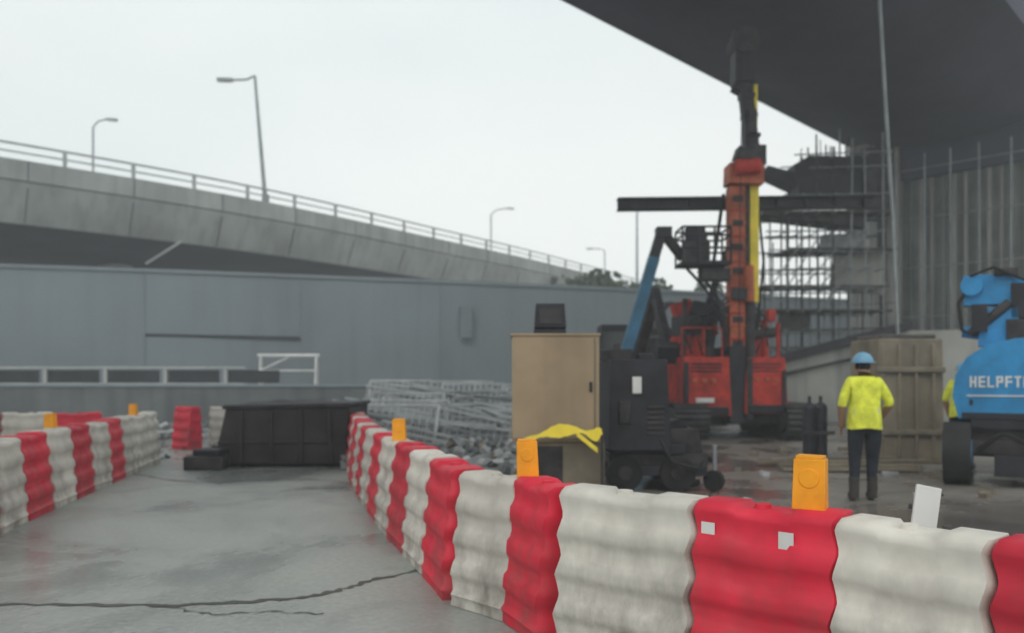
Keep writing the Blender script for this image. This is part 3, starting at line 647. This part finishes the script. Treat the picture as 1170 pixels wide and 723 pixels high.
# ---------------------------------------------------------------- people
def person(name,loc,rz,pose=0,helm=helmb):
    J={'pel':(0,0,.95,.135),'wai':(0,.005,1.08,.125),'che':(0,.02,1.28,.155),'nb':(0,.03,1.44,.085),'nk':(0,.06,1.51,.056),'hd':(0,.10,1.59,.088),'ht':(0,.11,1.67,.08),
    'sl':(-.165,.02,1.41,.068),'el':(-.255,-.01,1.15,.05),'wl':(-.24,.09,.93,.034),'hl':(-.235,.13,.85,.036),
    'sr':(.165,.03,1.40,.068),'er':(.29,.03,1.16,.05),'wr':(.24,.22,1.00,.034),'hr':(.21,.29,.97,.036),
    'pl':(-.095,0,.88,.105),'kl':(-.105,.03,.49,.068),'al':(-.12,-.03,.1,.045),'tl':(-.135,.13,.045,.042),
    'pr':(.095,0,.88,.105),'kr':(.10,.07,.49,.068),'ar':(.085,.06,.1,.045),'tr':(.105,.22,.045,.042)}
    E=[('pel','wai'),('wai','che'),('che','nb'),('nb','nk'),('nk','hd'),('hd','ht'),('che','sl'),('sl','el'),('el','wl'),('wl','hl'),('che','sr'),('sr','er'),('er','wr'),('wr','hr'),('pel','pl'),('pl','kl'),('kl','al'),('al','tl'),('pel','pr'),('pr','kr'),('kr','ar'),('ar','tr')]
    K=list(J); me=bpy.data.meshes.new('b'); me.from_pydata([J[k][:3] for k in K],[(K.index(a),K.index(c)) for a,c in E],[])
    o=bpy.data.objects.new('tmp',me); scn.collection.objects.link(o)
    md=o.modifiers.new('skin','SKIN'); md.use_smooth_shade=True
    if not me.skin_vertices: 
        bpy.context.view_layer.objects.active=o; bpy.ops.mesh.customdata_skin_add()
    for i,k in enumerate(K):
        r=J[k][3]*1.12; flat=1.25 if k in('che','wai','pel') else 1
        me.skin_vertices[0].data[i].radius=(r*flat,r)
        me.skin_vertices[0].data[i].use_root=(k=='pel')
    s=o.modifiers.new('sub','SUBSURF'); s.levels=2; s.render_levels=2
    dg=bpy.context.evaluated_depsgraph_get(); nm=bpy.data.meshes.new_from_object(o.evaluated_get(dg)); bpy.data.objects.remove(o)
    mats=[hiviz,navy,skin,boot,reflect,hairm]
    nm.materials.clear()
    for m in mats: nm.materials.append(m)
    for p in nm.polygons:
        c=p.center; ax=abs(c.x); k=0
        if c.z<.13: k=3
        elif c.z<.93 and ax<.21: k=1
        elif c.z>1.485: k=2 if not (c.z>1.56 and c.y<.10) else 5
        elif (ax>.205 and c.z<1.12) or (c.y>.2): k=2
        else: k=0
        if k==0 and (1.02<c.z<1.06): k=4
        p.material_index=k; p.use_smooth=True
    root=bpy.data.objects.new(name,None); scn.collection.objects.link(root)
    body=bpy.data.objects.new('body',nm); scn.collection.objects.link(body); body.parent=root
    b=B('helmet'); b.ball((0,.105,1.645),(.122,.142,.125),helm,zmin=-.05); b.cyl((0,.12,1.638),(0,.12,1.65),.146,helm,seg=20); b.done(origin=False,parent=root)
    b=B('vest_hem'); n=24; vs=[]
    for z,rx,ry in((1.12,.178,.15),(.98,.192,.168),(.86,.20,.178)):
        for i in range(n):
            t=2*math.pi*i/n; k=1+.03*math.sin(5*t)*(1.12-z)/.26; vs.append((rx*k*math.cos(t),.005+ry*k*math.sin(t),z+.01*math.sin(3*t)))
    b.add(vs,[(j*n+i,j*n+(i+1)%n,(j+1)*n+(i+1)%n,(j+1)*n+i) for j in range(2) for i in range(n)],hiviz); o2=b.done(origin=False,parent=root); md=o2.modifiers.new('s','SOLIDIFY'); md.thickness=.008
    b=B('face')
    b.ball((0,.195,1.59),(.014,.022,.022),skin,8,6); b.ball((-.03,.185,1.615),(.012,.008,.008),hairm,8,6); b.ball((.03,.185,1.615),(.012,.008,.008),hairm,8,6); b.ball((0,.188,1.55),(.025,.008,.007),redp,8,6)
    b.ball((-.088,.105,1.595),(.012,.02,.03),skin,8,6); b.ball((.088,.105,1.595),(.012,.02,.03),skin,8,6); b.done(origin=False,parent=root)
    b=B('fingers')
    for hx,hy,hz,d in((-.235,.13,.85,Vector((0,.35,-.94))),(.21,.29,.97,Vector((-.3,.9,-.3)))):
        d.normalize(); side=Vector((0,.94,.35)) if hx<0 else Vector((.9,.2,.1))
        for k,l in enumerate((.065,.075,.07,.055)):
            a=Vector((hx,hy,hz))+side*(.02*(k-1.5)); m1=a+d*l; b.cyl(a,m1,.0095,skin,r2=.009,seg=7); b.cyl(m1,m1+(d+Vector((.3,0,-.2)))*.025,.009,skin,r2=.007,seg=7)
        a=Vector((hx,hy,hz)); b.cyl(a-d*.02,a+side*.05+d*.02,.011,skin,r2=.009,seg=7)
    b.done(origin=False,parent=root)
    b=B('boots')
    for x,y in((-.125,.02),(.095,.11)): 
        b.ball((x,y+.03,.05),(.052,.135,.055),boot,12,8); b.cyl((x+.003,y-.045,.03),(x,y-.05,.28),.056,boot,r2=.062,seg=14)
    b.done(origin=False,parent=root)
    root.location=loc; root.rotation_euler=(0,0,rz); return root
w=person('construction_worker',(4.32,9.65,0.003),R(-12)); w.scale=(1.03,1.03,1.03)
w=person('construction_worker',(7.42,13.0,0.003),R(-50),1)

# ---------------------------------------------------------------- trees between wall and viaduct
b=B('distant_trees')
for cx,cy,h,rw in((4.2,46,7.9,2.0),(6.2,47,8.3,2.4),(8.6,49,7.6,2.2),(11,50,8.0,2.3),(2.2,44,7.0,1.4)):
    b.cyl((cx,cy,0),(cx,cy,h*.6),.18,bark,r2=.1,seg=8)
    for k in range(5):
        t=random.uniform(0,6.28); b.cyl((cx,cy,h*.45),(cx+rw*.6*math.cos(t),cy+rw*.6*math.sin(t),h*.8),.07,bark,r2=.03,seg=6)
    cl=[(cx+random.uniform(-rw,rw)*.8,cy+random.uniform(-rw,rw)*.6,h*random.uniform(.6,.9),random.uniform(.5,.95)) for _ in range(11)]
    for x,y,z,r in cl:
        for k in range(70):
            v=Vector((random.gauss(0,1),random.gauss(0,1),random.gauss(0,.8))).normalized()*r*random.uniform(.5,1.05); s=random.uniform(.06,.16)
            q=Vector((x,y,z))+v; E=Euler((random.uniform(0,3),random.uniform(0,3),0)).to_matrix()
            b.add([q+E@Vector(c) for c in((-s,-s,0),(s,-s,0),(s,s,0),(-s,s,0))],[(0,1,2,3)],leaf)
b.done(smooth=False)
hill=M('hill_haze',(.22,.26,.28),.95,var=.1,scale=.02)
b=B('distant_hill'); vs=[];n=40
for i in range(n+1):
    x=-350+i*25; z=6+10*math.sin(i*.35)**2+random.uniform(-1,1); vs+=[(x,520,0),(x,560,z),(x,640,0)]
b.add(vs,[(3*i,3*i+3,3*i+4,3*i+1) for i in range(n)]+[(3*i+1,3*i+4,3*i+5,3*i+2) for i in range(n)],hill); b.done(origin=False)

# ---------------------------------------------------------------- light site haze (real volume)
hz=bpy.data.materials.new('haze_air'); hz.use_nodes=True; nt=hz.node_tree; nt.nodes.remove(nt.nodes['Principled BSDF'])
vs_=nt.nodes.new('ShaderNodeVolumeScatter'); vs_.inputs['Density'].default_value=.005; vs_.inputs['Color'].default_value=(.93,.97,1,1); vs_.inputs['Anisotropy'].default_value=.2
nt.links.new(vs_.outputs[0],nt.nodes['Material Output'].inputs['Volume'])
b=B('haze'); b.bb(-90,90,-30,75,-.5,32,hz); o=b.done(origin=False,smooth=False)

# ---------------------------------------------------------------- world & sun
w=bpy.data.worlds.new('World'); scn.world=w; w.use_nodes=True; N=w.node_tree.nodes; L=w.node_tree.links
bg=N['Background']; sky=N.new('ShaderNodeTexSky'); sky.sky_type='NISHITA'; sky.sun_disc=False
sky.sun_elevation=R(48); sky.sun_rotation=R(-150); sky.air_density=1.2; sky.dust_density=5; sky.ozone_density=1
hs=N.new('ShaderNodeHueSaturation'); hs.inputs['Saturation'].default_value=.35; L.new(sky.outputs[0],hs.inputs['Color'])
tc=N.new('ShaderNodeTexCoord'); mp=N.new('ShaderNodeMapping'); mp.inputs['Scale'].default_value=(1,1,2.5); L.new(tc.outputs['Generated'],mp.inputs[0])
cn=N.new('ShaderNodeTexNoise'); cn.inputs['Scale'].default_value=1.3; cn.inputs['Detail'].default_value=3; L.new(mp.outputs[0],cn.inputs['Vector'])
cr=N.new('ShaderNodeValToRGB'); cr.color_ramp.elements[0].position=.35; cr.color_ramp.elements[0].color=(7.4,8.2,8.3,1); cr.color_ramp.elements[1].position=.65; cr.color_ramp.elements[1].color=(8.7,9.2,9.1,1); L.new(cn.outputs['Fac'],cr.inputs[0])
mx=N.new('ShaderNodeMixRGB'); mx.inputs[0].default_value=.85; L.new(cr.outputs[0],mx.inputs[2]); L.new(hs.outputs[0],mx.inputs[1])
L.new(mx.outputs[0],bg.inputs['Color']); bg.inputs['Strength'].default_value=.137
sd=bpy.data.lights.new('sun','SUN'); sd.energy=.6; sd.angle=R(18); sd.color=(1,.96,.9)
so=bpy.data.objects.new('sun',sd); scn.collection.objects.link(so)
el,az=R(48),R(-150)
dirv=Vector((math.sin(az)*math.cos(el),math.cos(az)*math.cos(el),math.sin(el)))
so.rotation_euler=dirv.to_track_quat('Z','Y').to_euler()
scn.view_settings.view_transform='Standard'; scn.view_settings.look='None'; scn.view_settings.exposure=0

cd=bpy.data.cameras.new('camera'); cam=bpy.data.objects.new('camera',cd); scn.collection.objects.link(cam); scn.camera=cam
cam.location=(0,0,1.5); cam.rotation_euler=(R(90),0,0); cd.lens=27.7; cd.sensor_width=36; cd.shift_y=.0603; cd.clip_end=2000
cd.dof.use_dof=True; cd.dof.focus_distance=3.5; cd.dof.aperture_fstop=1.5
